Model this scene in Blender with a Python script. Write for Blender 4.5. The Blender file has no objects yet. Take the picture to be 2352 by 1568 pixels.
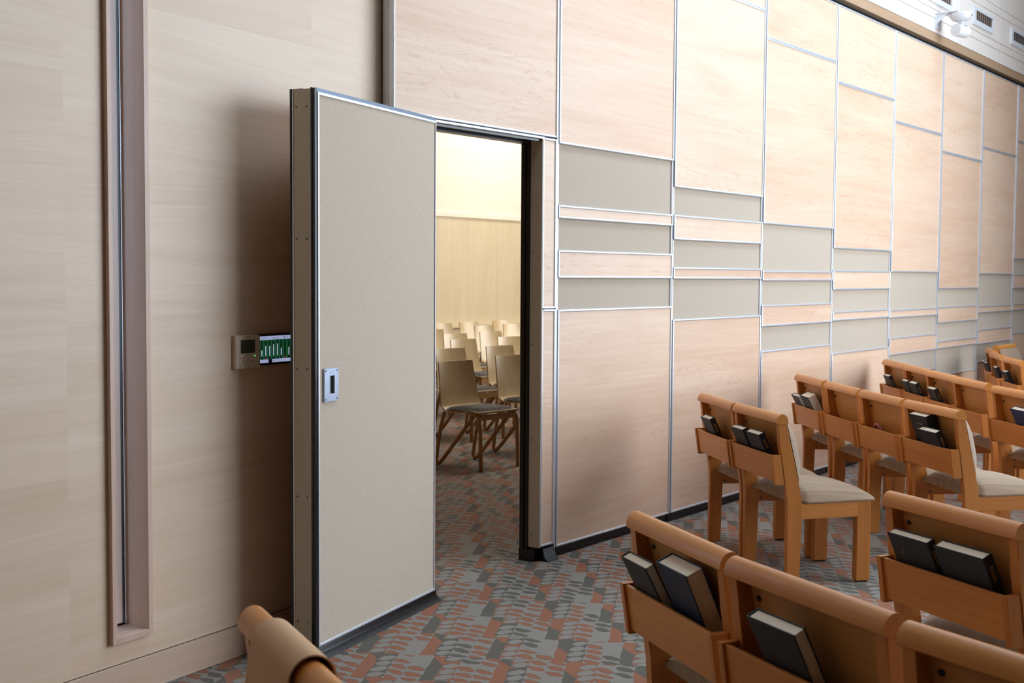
import bpy, bmesh, math, random
from mathutils import Vector, Matrix
random.seed(7)
SC = bpy.context.scene
COL = SC.collection
PI = math.pi
R = math.radians

# ------------------------------------------------------------------ camera, light, exposure
PITCH, ROLL = 0.05465742, 0.00644564
cd = bpy.data.cameras.new('camera'); cam = bpy.data.objects.new('camera', cd); COL.objects.link(cam)
cd.sensor_width = 22.3; cd.sensor_fit = 'HORIZONTAL'; cd.lens = 2800 / 2352 * 22.3
cd.clip_end = 200; cd.clip_start = 0.05
fw = Vector((0, math.cos(PITCH), -math.sin(PITCH))); up0 = Vector((0, math.sin(PITCH), math.cos(PITCH))); rt0 = Vector((1, 0, 0))
rt = math.cos(ROLL) * rt0 + math.sin(ROLL) * up0; up = -math.sin(ROLL) * rt0 + math.cos(ROLL) * up0
cam.matrix_world = Matrix(((rt.x, up.x, -fw.x, 0), (rt.y, up.y, -fw.y, 0), (rt.z, up.z, -fw.z, 1.5), (0, 0, 0, 1)))
cd.dof.use_dof = True; cd.dof.focus_distance = 4.9; cd.dof.aperture_fstop = 4.5
SC.camera = cam

world = bpy.data.worlds.new('world'); SC.world = world; world.use_nodes = True
bg = world.node_tree.nodes['Background']; bg.inputs[0].default_value = (0.62, 0.78, 1.0, 1); bg.inputs[1].default_value = 9.0

def area(name, loc, aim, sx, sy, power, col):
    l = bpy.data.lights.new(name, 'AREA'); l.shape = 'RECTANGLE'; l.size = sx; l.size_y = sy; l.energy = power; l.color = col
    o = bpy.data.objects.new(name, l); COL.objects.link(o); o.location = loc
    d = (Vector(aim) - Vector(loc)).normalized(); o.rotation_euler = d.to_track_quat('-Z', 'Y').to_euler(); return o
# daylight entering by the tall glazing of the right-hand wall
area('daylight_window', (7.05, 6.3, 2.9), (-1, 6.3, 2.7), 6.8, 4.8, 800, (0.74, 0.87, 1.0))
# the skylight over the sanctuary
sk = area('daylight_skylight', (3.0, 7.1, 6.12), (3.0, 7.1, 0), 8.0, 1.2, 360, (0.60, 0.79, 1.0)); sk.rotation_euler = (0, 0, 0.9145)
# skylight and window of the neighbouring room
area('daylight_next_room_window', (6.4, 17.2, 2.6), (-1.5, 14.5, 1.0), 4.0, 3.0, 520, (1.0, 0.98, 0.92))
area('daylight_next_room_skylight', (0.95, 18.7, 5.6), (0.45, 20.3, 3.2), 1.4, 0.8, 170, (1.0, 0.98, 0.90))
area('fill_next_room_chairs', (2.2, 12.4, 6.12), (2.2, 12.4, 0), 2.6, 2.6, 300, (1.0, 0.98, 0.92))  # unseen fill lamp, added to brighten the plywood chairs next door

vs = SC.view_settings; vs.view_transform = 'Standard'; vs.look = 'None'; vs.gamma = 1; vs.use_curve_mapping = False; vs.exposure = -0.48
SC.cycles.max_bounces = 6; SC.cycles.diffuse_bounces = 3; SC.cycles.glossy_bounces = 2; SC.cycles.transmission_bounces = 4; SC.cycles.caustics_reflective = False; SC.cycles.caustics_refractive = False; SC.cycles.adaptive_threshold = 0.1; SC.cycles.adaptive_min_samples = 16; SC.cycles.use_light_tree = False; SC.cycles.sample_clamp_indirect = 6

# ------------------------------------------------------------------ node helpers
class NT:
    def __init__(s, name):
        m = bpy.data.materials.new(name); m.use_nodes = True; s.m = m; s.t = m.node_tree; s.b = s.t.nodes['Principled BSDF']
    def n(s, typ, ins=None, **kw):
        o = s.t.nodes.new(typ)
        for k, v in kw.items(): setattr(o, k, v)
        for k, v in (ins or {}).items():
            if isinstance(v, bpy.types.NodeSocket): s.t.links.new(v, o.inputs[k])
            else: o.inputs[k].default_value = v
        return o
    def math(s, op, a, b=0.0, c=None):
        d = {0: a, 1: b}
        if c is not None: d[2] = c
        return s.n('ShaderNodeMath', d, operation=op).outputs[0]
    def mix(s, f, a, b):
        o = s.n('ShaderNodeMix', {0: f}, data_type='RGBA')
        for i, v in ((6, a), (7, b)):
            if isinstance(v, bpy.types.NodeSocket): s.t.links.new(v, o.inputs[i])
            else: o.inputs[i].default_value = (*v, 1)
        return o.outputs[2]
    def ramp(s, f, stops):
        o = s.n('ShaderNodeValToRGB', {0: f}); e = o.color_ramp.elements
        for i, (p, c) in enumerate(stops):
            if i >= 2: e.new(p)
            e[i].position = p; e[i].color = (*c, 1)
        return o.outputs[0]
    def noise(s, vec, scale=1, detail=3, rough=0.5, dist=0.0):
        return s.n('ShaderNodeTexNoise', {'Vector': vec, 'Scale': scale, 'Detail': detail, 'Roughness': rough, 'Distortion': dist}).outputs[0]
    def scaled(s, vec, sc, loc=None):
        m = s.n('ShaderNodeVectorMath', {0: vec, 1: sc}, operation='MULTIPLY').outputs[0]
        if loc is not None: m = s.n('ShaderNodeVectorMath', {0: m, 1: loc}, operation='ADD').outputs[0]
        return m
    def bump(s, h, strength=0.2, dist=0.005):
        b = s.n('ShaderNodeBump', {'Height': h, 'Strength': strength, 'Distance': dist}).outputs[0]; s.t.links.new(b, s.b.inputs['Normal'])
    def set(s, **kw):
        for k, v in kw.items():
            k = k.replace('_', ' ')
            if isinstance(v, bpy.types.NodeSocket): s.t.links.new(v, s.b.inputs[k])
            else: s.b.inputs[k].default_value = (*v, 1) if isinstance(v, tuple) and len(v) == 3 else v
        return s.m
def objco(t): return t.n('ShaderNodeTexCoord').outputs['Object']
def rnd(t): return t.n('ShaderNodeObjectInfo').outputs['Random']

def srgb(r, g, b):
    return tuple((c / 255 / 12.92) if c / 255 <= 0.04045 else ((c / 255 + 0.055) / 1.055) ** 2.4 for c in (r, g, b))

def wood(name, light, dark, grain='X', rough=0.35, fine=70, var=0.10, spec=0.5, coat=0.0, streak=0.5, bumpy=0.03, cath=0.0):
    t = NT(name); co = objco(t); r = rnd(t)
    off = t.n('ShaderNodeCombineXYZ', {0: t.math('MULTIPLY', r, 13.0), 1: t.math('MULTIPLY', r, 7.0), 2: t.math('MULTIPLY', r, 31.0)}).outputs[0]
    sc = {'X': (1.2, fine, fine), 'Y': (fine, 1.2, fine), 'Z': (fine, fine, 1.2)}[grain]
    sc2 = {'X': (0.5, 4, 4), 'Y': (4, 0.5, 4), 'Z': (4, 4, 0.5)}[grain]
    sc3 = {'X': (3.0, 26, 26), 'Y': (26, 3.0, 26), 'Z': (26, 26, 3.0)}[grain]
    g1 = t.noise(t.scaled(co, sc, off), 1, 4, 0.6)
    g2 = t.noise(t.scaled(co, sc2, off), 1, 2, 0.5, 1.2)
    g3 = t.noise(t.scaled(co, sc3, off), 1, 3, 0.6, 1.5)
    f = t.math('ADD', t.math('MULTIPLY', g1, 0.35), t.math('ADD', t.math('MULTIPLY', g2, 0.45), t.math('MULTIPLY', g3, 0.2)))
    f = t.math('ADD', f, t.math('MULTIPLY', t.math('SUBTRACT', r, 0.5), var * 2))
    c = t.ramp(f, [(0.30, dark), (0.66, light)])
    fl = t.math('GREATER_THAN', g3, 0.70)                      # short dark flecks
    c = t.mix(t.math('MULTIPLY', fl, 0.16 * streak), c, tuple(v * 0.35 for v in dark))
    if cath:                                                    # thin cathedral figure in loose patches
        sc4 = {'X': (0.9, 6.5, 6.5), 'Z': (6.5, 6.5, 0.9), 'Y': (6.5, 0.9, 6.5)}[grain]
        g4 = t.noise(t.scaled(co, sc4, off), 1, 4, 0.5, 0.6); g5 = t.noise(t.scaled(co, tuple(v * 0.5 for v in sc4), off), 1, 1)
        ln = t.math('LESS_THAN', t.math('ABSOLUTE', t.math('SUBTRACT', t.math('FRACT', t.math('MULTIPLY', g4, 14.0)), 0.5)), 0.06)
        c = t.mix(t.math('MULTIPLY', t.math('MULTIPLY', ln, t.math('GREATER_THAN', g5, 0.52)), cath), c, (dark[0] * 0.62, dark[1] * 0.42, dark[2] * 0.36))
    t.bump(g1, bumpy, 0.002)
    return t.set(Base_Color=c, Roughness=rough, Specular_IOR_Level=spec)

def plain(name, col, rough=0.5, metal=0.0, bump=0, bscale=300, spec=0.5):
    t = NT(name)
    nz = t.noise(objco(t), bscale, 2)
    c = t.mix(nz, tuple(v * 0.92 for v in col), tuple(min(1, v * 1.08) for v in col))
    if bump: t.bump(nz, bump, 0.001)
    return t.set(Base_Color=c, Roughness=rough, Metallic=metal, Specular_IOR_Level=spec)
def glow(name, col, e):
    t = NT(name); return t.set(Base_Color=(0.01, 0.01, 0.01), Emission_Color=col, Emission_Strength=e, Roughness=0.3)

M = {}
M['maple'] = wood('maple_veneer', srgb(241, 209, 182), srgb(223, 181, 150), 'X', 0.38, 45, 0.09, 0.45, cath=0.20)
M['chair_h'] = wood('chair_maple_across', srgb(222, 148, 72), srgb(194, 116, 48), 'X', 0.32, 60, 0.06)
M['chair_v'] = wood('chair_maple_upright', srgb(214, 138, 66), srgb(188, 110, 44), 'Z', 0.36, 60, 0.06)
M['chair_d'] = wood('chair_maple_lengthwise', srgb(214, 138, 66), srgb(188, 110, 44), 'Y', 0.36, 60, 0.06)
M['panel_ply'] = wood('chair_back_veneer', srgb(218, 158, 92), srgb(192, 128, 66), 'X', 0.42, 60, 0.06)
M['reveal'] = wood('window_reveal_wood', srgb(226, 196, 176), srgb(206, 170, 148), 'Z', 0.4, 50, 0.05)
M['base'] = wood('baseboard_wood', srgb(226, 196, 172), srgb(204, 170, 144), 'X', 0.4, 60, 0.03)
M['ply'] = wood('bent_plywood', srgb(226, 202, 158), srgb(208, 178, 130), 'Z', 0.3, 60, 0.06)
M['ply_edge'] = wood('bent_plywood_frame', srgb(190, 146, 92), srgb(160, 116, 70), 'Z', 0.36, 60, 0.04)
M['wains'] = wood('wainscot_veneer', srgb(232, 216, 184), srgb(222, 202, 166), 'Z', 0.4, 30, 0.06)
M['nextwall'] = wood('next_room_upper_veneer', srgb(250, 244, 226), srgb(246, 238, 216), 'X', 0.5, 30, 0.03)
M['upper'] = wood('upper_wall_boards', srgb(244, 232, 222), srgb(234, 220, 208), 'X', 0.45, 40, 0.02)
M['soffit'] = wood('header_board_wood', srgb(190, 158, 128), srgb(172, 138, 108), 'X', 0.5, 40, 0.02)
M['ceil'] = plain('ceiling_paint', (0.42, 0.38, 0.33), 0.8)
M['shell'] = wood('room_shell_wood', srgb(140, 112, 84), srgb(120, 92, 66), 'X', 0.5, 40, 0.05)
M['alu'] = plain('satin_aluminium', (0.80, 0.82, 0.87), 0.34, 0.55)
M['alu_dark'] = plain('dark_channel_metal', (0.10, 0.105, 0.12), 0.4, 0.6)  # dark grey metal of panel cores, mullions and vent blades
M['alu_blue'] = plain('grey_top_channel', (0.16, 0.19, 0.25), 0.4, 0.5)
M['steel'] = plain('painted_steel_edge', srgb(200, 188, 166), 0.45, 0.0)
M['plate'] = plain('brushed_plate', (0.40, 0.45, 0.56), 0.35, 0.85)
M['black'] = plain('black_rubber', (0.006, 0.006, 0.007), 0.24)
M['void'] = plain('deep_black', (0.002, 0.002, 0.002), 0.9)
M['screw'] = plain('screw_metal', (0.22, 0.20, 0.17), 0.4, 0.6)
M['bolt'] = plain('black_bolt', (0.02, 0.02, 0.02), 0.3)
M['pages'] = None
M['white_plastic'] = plain('white_plastic', (0.74, 0.74, 0.76), 0.4)
M['thermo'] = plain('cream_plastic', srgb(226, 208, 180), 0.45)
M['lcd'] = plain('lcd_glass', srgb(58, 66, 52), 0.2)
M['ink'] = plain('dark_ink', (0.05, 0.045, 0.04), 0.6)
M['red'] = plain('red_ink', (0.5, 0.03, 0.02), 0.6)
M['gold'] = plain('gold_foil', (0.45, 0.30, 0.10), 0.35, 0.7)
M['pink'] = plain('pink_rubber', (0.50, 0.16, 0.17), 0.5)
M['led'] = glow('green_led', (0.1, 1.0, 0.25), 1.5)
M['scr_green'] = glow('screen_green', (0.012, 0.10, 0.045), 1.0)
M['scr_dark'] = glow('screen_dark_green', (0.003, 0.028, 0.008), 1.0)
M['scr_white'] = glow('screen_white', (0.42, 0.46, 0.72), 1.0)
M['scr_bar'] = glow('screen_bar', (0.42, 0.52, 0.62), 1.0)
M['scr_black'] = glow('screen_black', (0.004, 0.004, 0.008), 1.0)
M['scr_red'] = glow('screen_red', (0.16, 0.01, 0.012), 1.0)
M['tan_cover'] = plain('tan_suede', srgb(214, 170, 128), 0.7, 0, 0.15, 500)

def fabric(name, c1, c2, sc=420, rough=0.9, stripe=0.0, bump=0.25):
    t = NT(name); co = objco(t)
    w1 = t.noise(t.scaled(co, (sc * 0.35, sc * 0.35, sc * 1.6)), 1, 2)
    w2 = t.noise(co, sc * 0.8, 2)
    f = t.math('ADD', t.math('MULTIPLY', w1, 0.6), t.math('MULTIPLY', w2, 0.4))
    if stripe:
        s = t.noise(t.scaled(co, (90, 1.5, 1.5)), 1, 2); f = t.math('ADD', t.math('MULTIPLY', f, 1 - stripe), t.math('MULTIPLY', s, stripe))
    c = t.ramp(f, [(0.32, c2), (0.68, c1)]); t.bump(f, bump, 0.001)
    return t.set(Base_Color=c, Roughness=rough, Sheen_Weight=0.2, Specular_IOR_Level=0.25)
M['leaf_fabric'] = fabric('door_fabric', srgb(223, 203, 182), srgb(188, 169, 150), 420)
M['band_fabric'] = fabric('wall_band_fabric', srgb(208, 189, 169), srgb(184, 166, 147), 420)
M['seat_fabric'] = fabric('seat_fabric', srgb(178, 149, 121), srgb(140, 115, 92), 300, 0.85, 0.4)
M['grey_fabric'] = fabric('grey_quilted_fabric', srgb(110, 102, 92), srgb(60, 56, 52), 60, 0.9, 0.0, 0.6)
def pages():
    t = NT('book_pages'); f = t.noise(t.scaled(objco(t), (3, 900, 3)), 1, 2)
    return t.set(Base_Color=t.ramp(f, [(0.3, srgb(232, 212, 182)), (0.7, srgb(255, 242, 222))]), Roughness=0.8)
M['pages'] = pages()
def cover(name, col):
    t = NT(name); nz = t.noise(objco(t), 900, 2); t.bump(nz, 0.25, 0.0006)
    return t.set(Base_Color=t.mix(nz, tuple(v * 0.8 for v in col), col), Roughness=0.55)
M['black_cloth'] = cover('black_book_cloth', (0.016, 0.017, 0.022))
M['navy_cloth'] = cover('navy_book_cloth', (0.012, 0.022, 0.055))
M['charcoal_cloth'] = cover('charcoal_book_cloth', (0.035, 0.038, 0.042))
M['blue_cloth'] = cover('blue_book_cloth', (0.015, 0.03, 0.13))

def left_wall_mat():
    t = NT('left_wall_veneer'); co = objco(t)
    sx = t.n('ShaderNodeSeparateXYZ', {0: co}); x, z = sx.outputs[0], sx.outputs[2]
    row = t.math('FLOOR', t.math('DIVIDE', z, 0.27))
    colm = t.math('FLOOR', t.math('DIVIDE', t.math('ADD', x, 0.35), 1.22))
    h = t.n('ShaderNodeTexWhiteNoise', {'Vector': t.n('ShaderNodeCombineXYZ', {0: row, 1: colm}).outputs[0]}, noise_dimensions='2D').outputs[0]
    z2 = t.math('ADD', z, t.math('MULTIPLY', x, t.math('MULTIPLY', t.math('SUBTRACT', h, 0.5), 0.14)))
    v = t.n('ShaderNodeCombineXYZ', {0: t.math('ADD', t.math('MULTIPLY', x, 1.3), t.math('MULTIPLY', h, 40)), 1: 0.0, 2: t.math('MULTIPLY', z2, 95)}).outputs[0]
    g = t.noise(v, 1, 5, 0.65)
    v2 = t.n('ShaderNodeCombineXYZ', {0: t.math('ADD', t.math('MULTIPLY', x, 0.7), t.math('MULTIPLY', h, 17)), 1: 0.0, 2: t.math('MULTIPLY', z2, 9)}).outputs[0]
    g2 = t.noise(v2, 1, 3, 0.55, 0.8)
    v3 = t.n('ShaderNodeCombineXYZ', {0: t.math('MULTIPLY', x, 9), 1: 3.0, 2: t.math('MULTIPLY', z2, 130)}).outputs[0]
    g3 = t.noise(v3, 1, 3, 0.6)
    f = t.math('ADD', t.math('MULTIPLY', g, 0.35), t.math('ADD', t.math('MULTIPLY', g2, 0.53), t.math('MULTIPLY', h, 0.12)))
    c = t.ramp(f, [(0.26, srgb(220, 187, 157)), (0.72, srgb(243, 217, 192))])
    c = t.mix(t.math('MULTIPLY', t.math('GREATER_THAN', g3, 0.70), 0.10), c, srgb(150, 100, 66))
    t.bump(g, 0.04, 0.002)
    return t.set(Base_Color=c, Roughness=0.42)
M['left_wall'] = left_wall_mat()

def carpet_mat():
    t = NT('leaf_pattern_carpet'); co = objco(t); m = t.math
    sx = t.n('ShaderNodeSeparateXYZ', {0: co}); X, Y = sx.outputs[0], sx.outputs[1]
    a = R(-8); ca, sa = math.cos(a), math.sin(a)
    u0 = m('ADD', m('MULTIPLY', X, ca), m('MULTIPLY', Y, sa)); v0 = m('ADD', m('MULTIPLY', X, -sa), m('MULTIPLY', Y, ca))
    wob = t.noise(t.scaled(co, (14, 14, 14)), 1, 1); u0 = m('ADD', u0, m('MULTIPLY', m('SUBTRACT', wob, 0.5), 0.022)); v0 = m('ADD', v0, m('MULTIPLY', m('SUBTRACT', wob, 0.5), 0.03))
    CP, BL, NL = 0.262, 0.290, 4.35
    row0 = m('FLOOR', m('DIVIDE', v0, BL))
    u1 = m('ADD', u0, m('MULTIPLY', row0, 0.060))                     # every block row steps sideways, the stalks lean
    cell = m('FLOOR', m('DIVIDE', u1, CP)); fu = m('FRACT', m('DIVIDE', u1, CP))
    # across one repeat: light leaflets on colour, two stacks of coloured leaflets on light, plain colour
    is0 = m('LESS_THAN', fu, 0.25); is3 = m('GREATER_THAN', fu, 0.80); is12 = m('SUBTRACT', 1.0, m('ADD', is0, is3)); is2 = m('MULTIPLY', is12, m('GREATER_THAN', fu, 0.525))
    st_ = m('ADD', m('ADD', m('MULTIPLY', is12, 0.25), m('MULTIPLY', is2, 0.275)), m('MULTIPLY', is3, 0.80))
    ul = m('DIVIDE', m('SUBTRACT', fu, st_), m('ADD', 0.25, m('MULTIPLY', is12, 0.025)))
    col = m('ADD', m('MULTIPLY', cell, 4.0), m('ADD', m('ADD', is12, is2), m('MULTIPLY', is3, 3.0)))
    h1 = t.n('ShaderNodeTexWhiteNoise', {'W': m('FLOOR', m('DIVIDE', col, 2.0))}, noise_dimensions='1D').outputs[0]
    slant = m('SUBTRACT', m('MULTIPLY', is12, 0.034), m('MULTIPLY', is0, 0.026))
    v2 = m('ADD', m('ADD', v0, m('MULTIPLY', h1, 0.12)), m('MULTIPLY', slant, ul))
    v2 = m('ADD', v2, m('ADD', m('MULTIPLY', is3, m('MULTIPLY', ul, 0.10)), m('MULTIPLY', is2, 0.07)))
    blk = m('FLOOR', m('DIVIDE', v2, BL)); vb = m('MULTIPLY', m('FRACT', m('DIVIDE', v2, BL)), NL); li = m('FLOOR', vb); vl = m('FRACT', vb)
    hb = t.n('ShaderNodeTexWhiteNoise', {'Vector': t.n('ShaderNodeCombineXYZ', {0: col, 1: blk}).outputs[0]}, noise_dimensions='2D').outputs[0]
    typ = m('ADD', is12, is2)
    hb2 = m('FRACT', m('MULTIPLY', hb, 7.31))
    eu = m('DIVIDE', m('SUBTRACT', ul, 0.5), 0.49); ev = m('DIVIDE', m('SUBTRACT', vl, 0.5), m('ADD', 0.34, m('MULTIPLY', is0, 0.13)))
    rr = m('ADD', m('POWER', m('ABSOLUTE', eu), 2.0), m('POWER', m('ABSOLUTE', ev), 1.7))
    inl = m('MULTIPLY', m('LESS_THAN', li, 3.5), m('SUBTRACT', 1.0, is3))
    empt = m('MULTIPLY', m('GREATER_THAN', typ, 1.5), m('GREATER_THAN', hb2, 0.72))               # some light blocks stay plain
    inl = m('MULTIPLY', inl, m('SUBTRACT', 1.0, empt))
    ell = m('MULTIPLY', m('LESS_THAN', rr, 1.0), inl)
    edge = m('MULTIPLY', m('MULTIPLY', m('GREATER_THAN', rr, 0.84), m('LESS_THAN', rr, 1.12)), inl)
    lg = srgb(158, 149, 138); dg = srgb(98, 91, 79); og = srgb(166, 98, 62)
    colr = t.mix(m('GREATER_THAN', hb, 0.32), dg, og)
    colf = t.mix(m('GREATER_THAN', m('FRACT', m('ADD', m('MULTIPLY', blk, 0.5), m('MULTIPLY', cell, 0.5))), 0.25), dg, og)
    light = is12
    field = t.mix(light, colf, lg)
    leafc = t.mix(is0, colr, lg)
    c = t.mix(ell, field, leafc)
    c = t.mix(m('MULTIPLY', edge, 0.40), c, tuple(v * 0.45 for v in dg))
    tuft = t.noise(t.scaled(co, (230, 230, 230)), 1, 2, 0.7)
    c = t.mix(m('MULTIPLY', m('POWER', tuft, 1.5), 0.85), c, tuple(v * 0.45 for v in dg))
    t.bump(m('ADD', m('MULTIPLY', m('SUBTRACT', 1.0, edge), 0.5), m('MULTIPLY', tuft, 0.9)), 0.6, 0.004)
    return t.set(Base_Color=c, Roughness=0.95, Specular_IOR_Level=0.1, Sheen_Weight=0.15)
M['carpet'] = carpet_mat()

# ------------------------------------------------------------------ mesh helpers
class MB:
    def __init__(s): s.v = []; s.f = []; s.sm = []
    def add(s, vs_, fs, smooth=False):
        k = len(s.v); s.v += [tuple(p) for p in vs_]; s.f += [tuple(i + k for i in f) for f in fs]; s.sm += [smooth] * len(fs); return s
    def box(s, x0, x1, y0, y1, z0, z1, b=0.0):
        bm = bmesh.new(); bmesh.ops.create_cube(bm, size=1)
        for v in bm.verts: v.co = Vector(((x0 + x1) / 2 + v.co.x * (x1 - x0), (y0 + y1) / 2 + v.co.y * (y1 - y0), (z0 + z1) / 2 + v.co.z * (z1 - z0)))
        if b: bmesh.ops.bevel(bm, geom=list(bm.edges), offset=b, segments=2, affect='EDGES', profile=0.5)
        s.bm(bm); return s
    def bm(s, bm, smooth=False):
        bmesh.ops.recalc_face_normals(bm, faces=bm.faces); bm.verts.index_update()
        s.add([v.co[:] for v in bm.verts], [[v.index for v in f.verts] for f in bm.faces], smooth); bm.free(); return s
    def prism(s, prof, axis, a0, a1, b=0.0, seg=2, smooth=False):
        """closed 2-D profile extruded along an axis: axis 'X' takes (y,z), 'Y' takes (x,z), 'Z' takes (x,y)"""
        def P(p, a): return {'X': (a, p[0], p[1]), 'Y': (p[0], a, p[1]), 'Z': (p[0], p[1], a)}[axis]
        bm = bmesh.new(); A = [bm.verts.new(P(p, a0)) for p in prof]; B = [bm.verts.new(P(p, a1)) for p in prof]
        n = len(prof); bm.faces.new(A); bm.faces.new(B[::-1])
        for i in range(n): bm.faces.new((A[i], B[i], B[(i + 1) % n], A[(i + 1) % n]))
        if b: bmesh.ops.bevel(bm, geom=list(bm.edges), offset=b, segments=seg, affect='EDGES', profile=0.5)
        s.bm(bm, smooth); return s
    def tube(s, pts, r, n=10, closed=False, cap=True, flat=None):
        pts = [Vector(p) for p in pts]; rings = []; m = len(pts); prev = None
        for i, p in enumerate(pts):
            a = pts[(i - 1) % m] if (i or closed) else p; c = pts[(i + 1) % m] if (i < m - 1 or closed) else p
            t = (c - a).normalized()
            if prev is None: prev = t.orthogonal().normalized() if flat is None else Vector(flat)
            nrm = (prev - prev.dot(t) * t).normalized(); prev = nrm; bi = t.cross(nrm)
            rr = r if not isinstance(r, tuple) else 1
            ra, rb = r if isinstance(r, tuple) else (r, r)
            rings.append([p + nrm * ra * math.cos(2 * PI * j / n) + bi * rb * math.sin(2 * PI * j / n) for j in range(n)])
        V = [q for ring in rings for q in ring]; F = []
        for i in range(m if closed else m - 1):
            for j in range(n):
                k = (i + 1) % m; F.append((i * n + j, i * n + (j + 1) % n, k * n + (j + 1) % n, k * n + j))
        if cap and not closed: F += [tuple(range(n))[::-1], tuple((m - 1) * n + j for j in range(n))]
        s.add(V, F, True); return s
    def lathe(s, prof, c, axis='Z', n=24):
        """prof = [(r, h)] turned about an axis through c"""
        c = Vector(c); V = []; F = []
        for r, h in prof:
            for j in range(n):
                a = 2 * PI * j / n; x, y = r * math.cos(a), r * math.sin(a)
                V.append(c + Vector({'Z': (x, y, h), 'Y': (x, h, y), 'X': (h, x, y)}[axis]))
        for i in range(len(prof) - 1):
            for j in range(n): F.append((i * n + j, i * n + (j + 1) % n, (i + 1) * n + (j + 1) % n, (i + 1) * n + j))
        F += [tuple(range(n))[::-1], tuple((len(prof) - 1) * n + j for j in range(n))]
        bm = bmesh.new(); bv = [bm.verts.new(v) for v in V]
        for f in F: bm.faces.new([bv[i] for i in f])
        s.bm(bm, True); return s
    def grid(s, fn, nu, nv, smooth=True):
        V = [fn(i / nu, j / nv) for j in range(nv + 1) for i in range(nu + 1)]
        F = [(j * (nu + 1) + i, j * (nu + 1) + i + 1, (j + 1) * (nu + 1) + i + 1, (j + 1) * (nu + 1) + i) for j in range(nv) for i in range(nu)]
        s.add(V, F, smooth); return s
    def build(s, name, mat, parent=None, fix=False):
        me = bpy.data.meshes.new(name); me.from_pydata(s.v, [], s.f); me.polygons.foreach_set('use_smooth', s.sm); me.materials.append(mat)
        if fix:
            bm = bmesh.new(); bm.from_mesh(me); bmesh.ops.recalc_face_normals(bm, faces=bm.faces); bm.to_mesh(me); bm.free()
        me.update(); o = bpy.data.objects.new(name, me); COL.objects.link(o); o.parent = parent; return o

def sharp(o, ang=40):
    bm = bmesh.new(); bm.from_mesh(o.data)
    for e in bm.edges:
        if len(e.link_faces) == 2 and e.calc_face_angle() > R(ang): e.smooth = False
    bm.to_mesh(o.data); bm.free(); return o
def tag(o, label=None, cat=None, group=None, kind=None):
    if label: o['label'] = label
    if cat: o['category'] = cat
    if group: o['group'] = group
    if kind: o['kind'] = kind
    return o
def empty(name, loc=(0, 0, 0), rz=0.0):
    o = bpy.data.objects.new(name, None); COL.objects.link(o); o.location = loc; o.rotation_euler = (0, 0, rz); o.empty_display_size = 0.1; return o
def copy_tree(o, parent=None):
    c = o.copy(); COL.objects.link(c); c.parent = parent
    for ch in list(KIDS.get(o.name, ())): copy_tree(ch, c)
    return c
KIDS = {}
def scan():
    KIDS.clear()
    for o in bpy.data.objects:
        if o.parent: KIDS.setdefault(o.parent.name, []).append(o)
def text(body, size, mat, parent, x, z, y, name='lettering', align='CENTER'):
    cu = bpy.data.curves.new('t', 'FONT'); cu.body = body; cu.size = size; cu.align_x = align; cu.align_y = 'CENTER'
    tmp = bpy.data.objects.new('t', cu); COL.objects.link(tmp)
    me = bpy.data.meshes.new_from_object(tmp); bpy.data.objects.remove(tmp); bpy.data.curves.remove(cu)
    for v in me.vertices: v.co = (x + v.co.x, y, z + v.co.y)
    me.name = name; me.materials.clear(); me.materials.append(mat)
    o = bpy.data.objects.new(name, me); COL.objects.link(o); o.parent = parent; return o

# ------------------------------------------------------------------ calibrated frames
PA, P0 = 0.9145263379907264, Vector((-0.49599094, 5.45741659, 0))
WA, W0 = 1.0114827912567512, Vector((0, 6.408730895901043, 0))
LA, L0 = 1.1419656554752986, Vector((-0.74696361, 4.67822271, 0))
W = 1.199083439966789; ZT = 3.541; ZB = 0.055
DP = Vector((math.cos(PA), math.sin(PA), 0)); NP = Vector((-math.sin(PA), math.cos(PA), 0))   # NP points behind the partition
DW = Vector((math.cos(WA), math.sin(WA), 0)); NW = Vector((-math.sin(WA), math.cos(WA), 0))

# ------------------------------------------------------------------ structure: floor, walls, ceiling
f = MB().add([(-14, -9, 0), (20, -9, 0), (20, 34, 0), (-14, 34, 0)], [(0, 1, 2, 3)]).build('floor', M['carpet']); tag(f, 'patterned carpet of grey, charcoal and rust leaf motifs', None, kind='structure')
c = MB().prism([(-9.0, -8.2), (-0.6, 5.42), (-7.65, 10.98), (2.8, 24.5), (10.0, 18.9), (7.4, 15.7), (7.4, -8.2)], 'Z', 6.2, 6.3).build('ceiling', M['ceil']); tag(c, 'plain ceiling high over both rooms', kind='structure')

# left wall with a tall slot window cut through it
WL = empty('wall_left', W0, WA); tag(WL, 'pale horizontally grained veneer wall left of the door', kind='structure')
SE = -1.094
def wl_box(name, s0, s1, y0, y1, z0, z1, mat, par=WL, b=0): return MB().box(s0, s1, y0, y1, z0, z1, b).build(name, mat, par)
N0, N1, NZ = -2.615, -2.462, 0.222
wl_box('veneer_panel', -17.2, N0, 0.0, 0.28, 0.126, 6.2, M['left_wall'])
wl_box('veneer_panel', N1, SE, 0.0, 0.28, 0.126, 6.2, M['left_wall'])
wl_box('veneer_panel', N0, N1, 0.0, 0.28, 0.126, NZ, M['left_wall'])
wl_box('veneer_panel', -17.2, SE, 0.006, 0.28, 0.0, 0.132, M['black'])
bb = empty('baseboard_left', W0, WA); tag(bb, 'pale wooden baseboard along the foot of the left wall', kind='structure')
wl_box('baseboard_plank', -17.2, SE, -0.004, 0.01, 0.0, 0.122, M['base'], bb, 0.0015)

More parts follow.
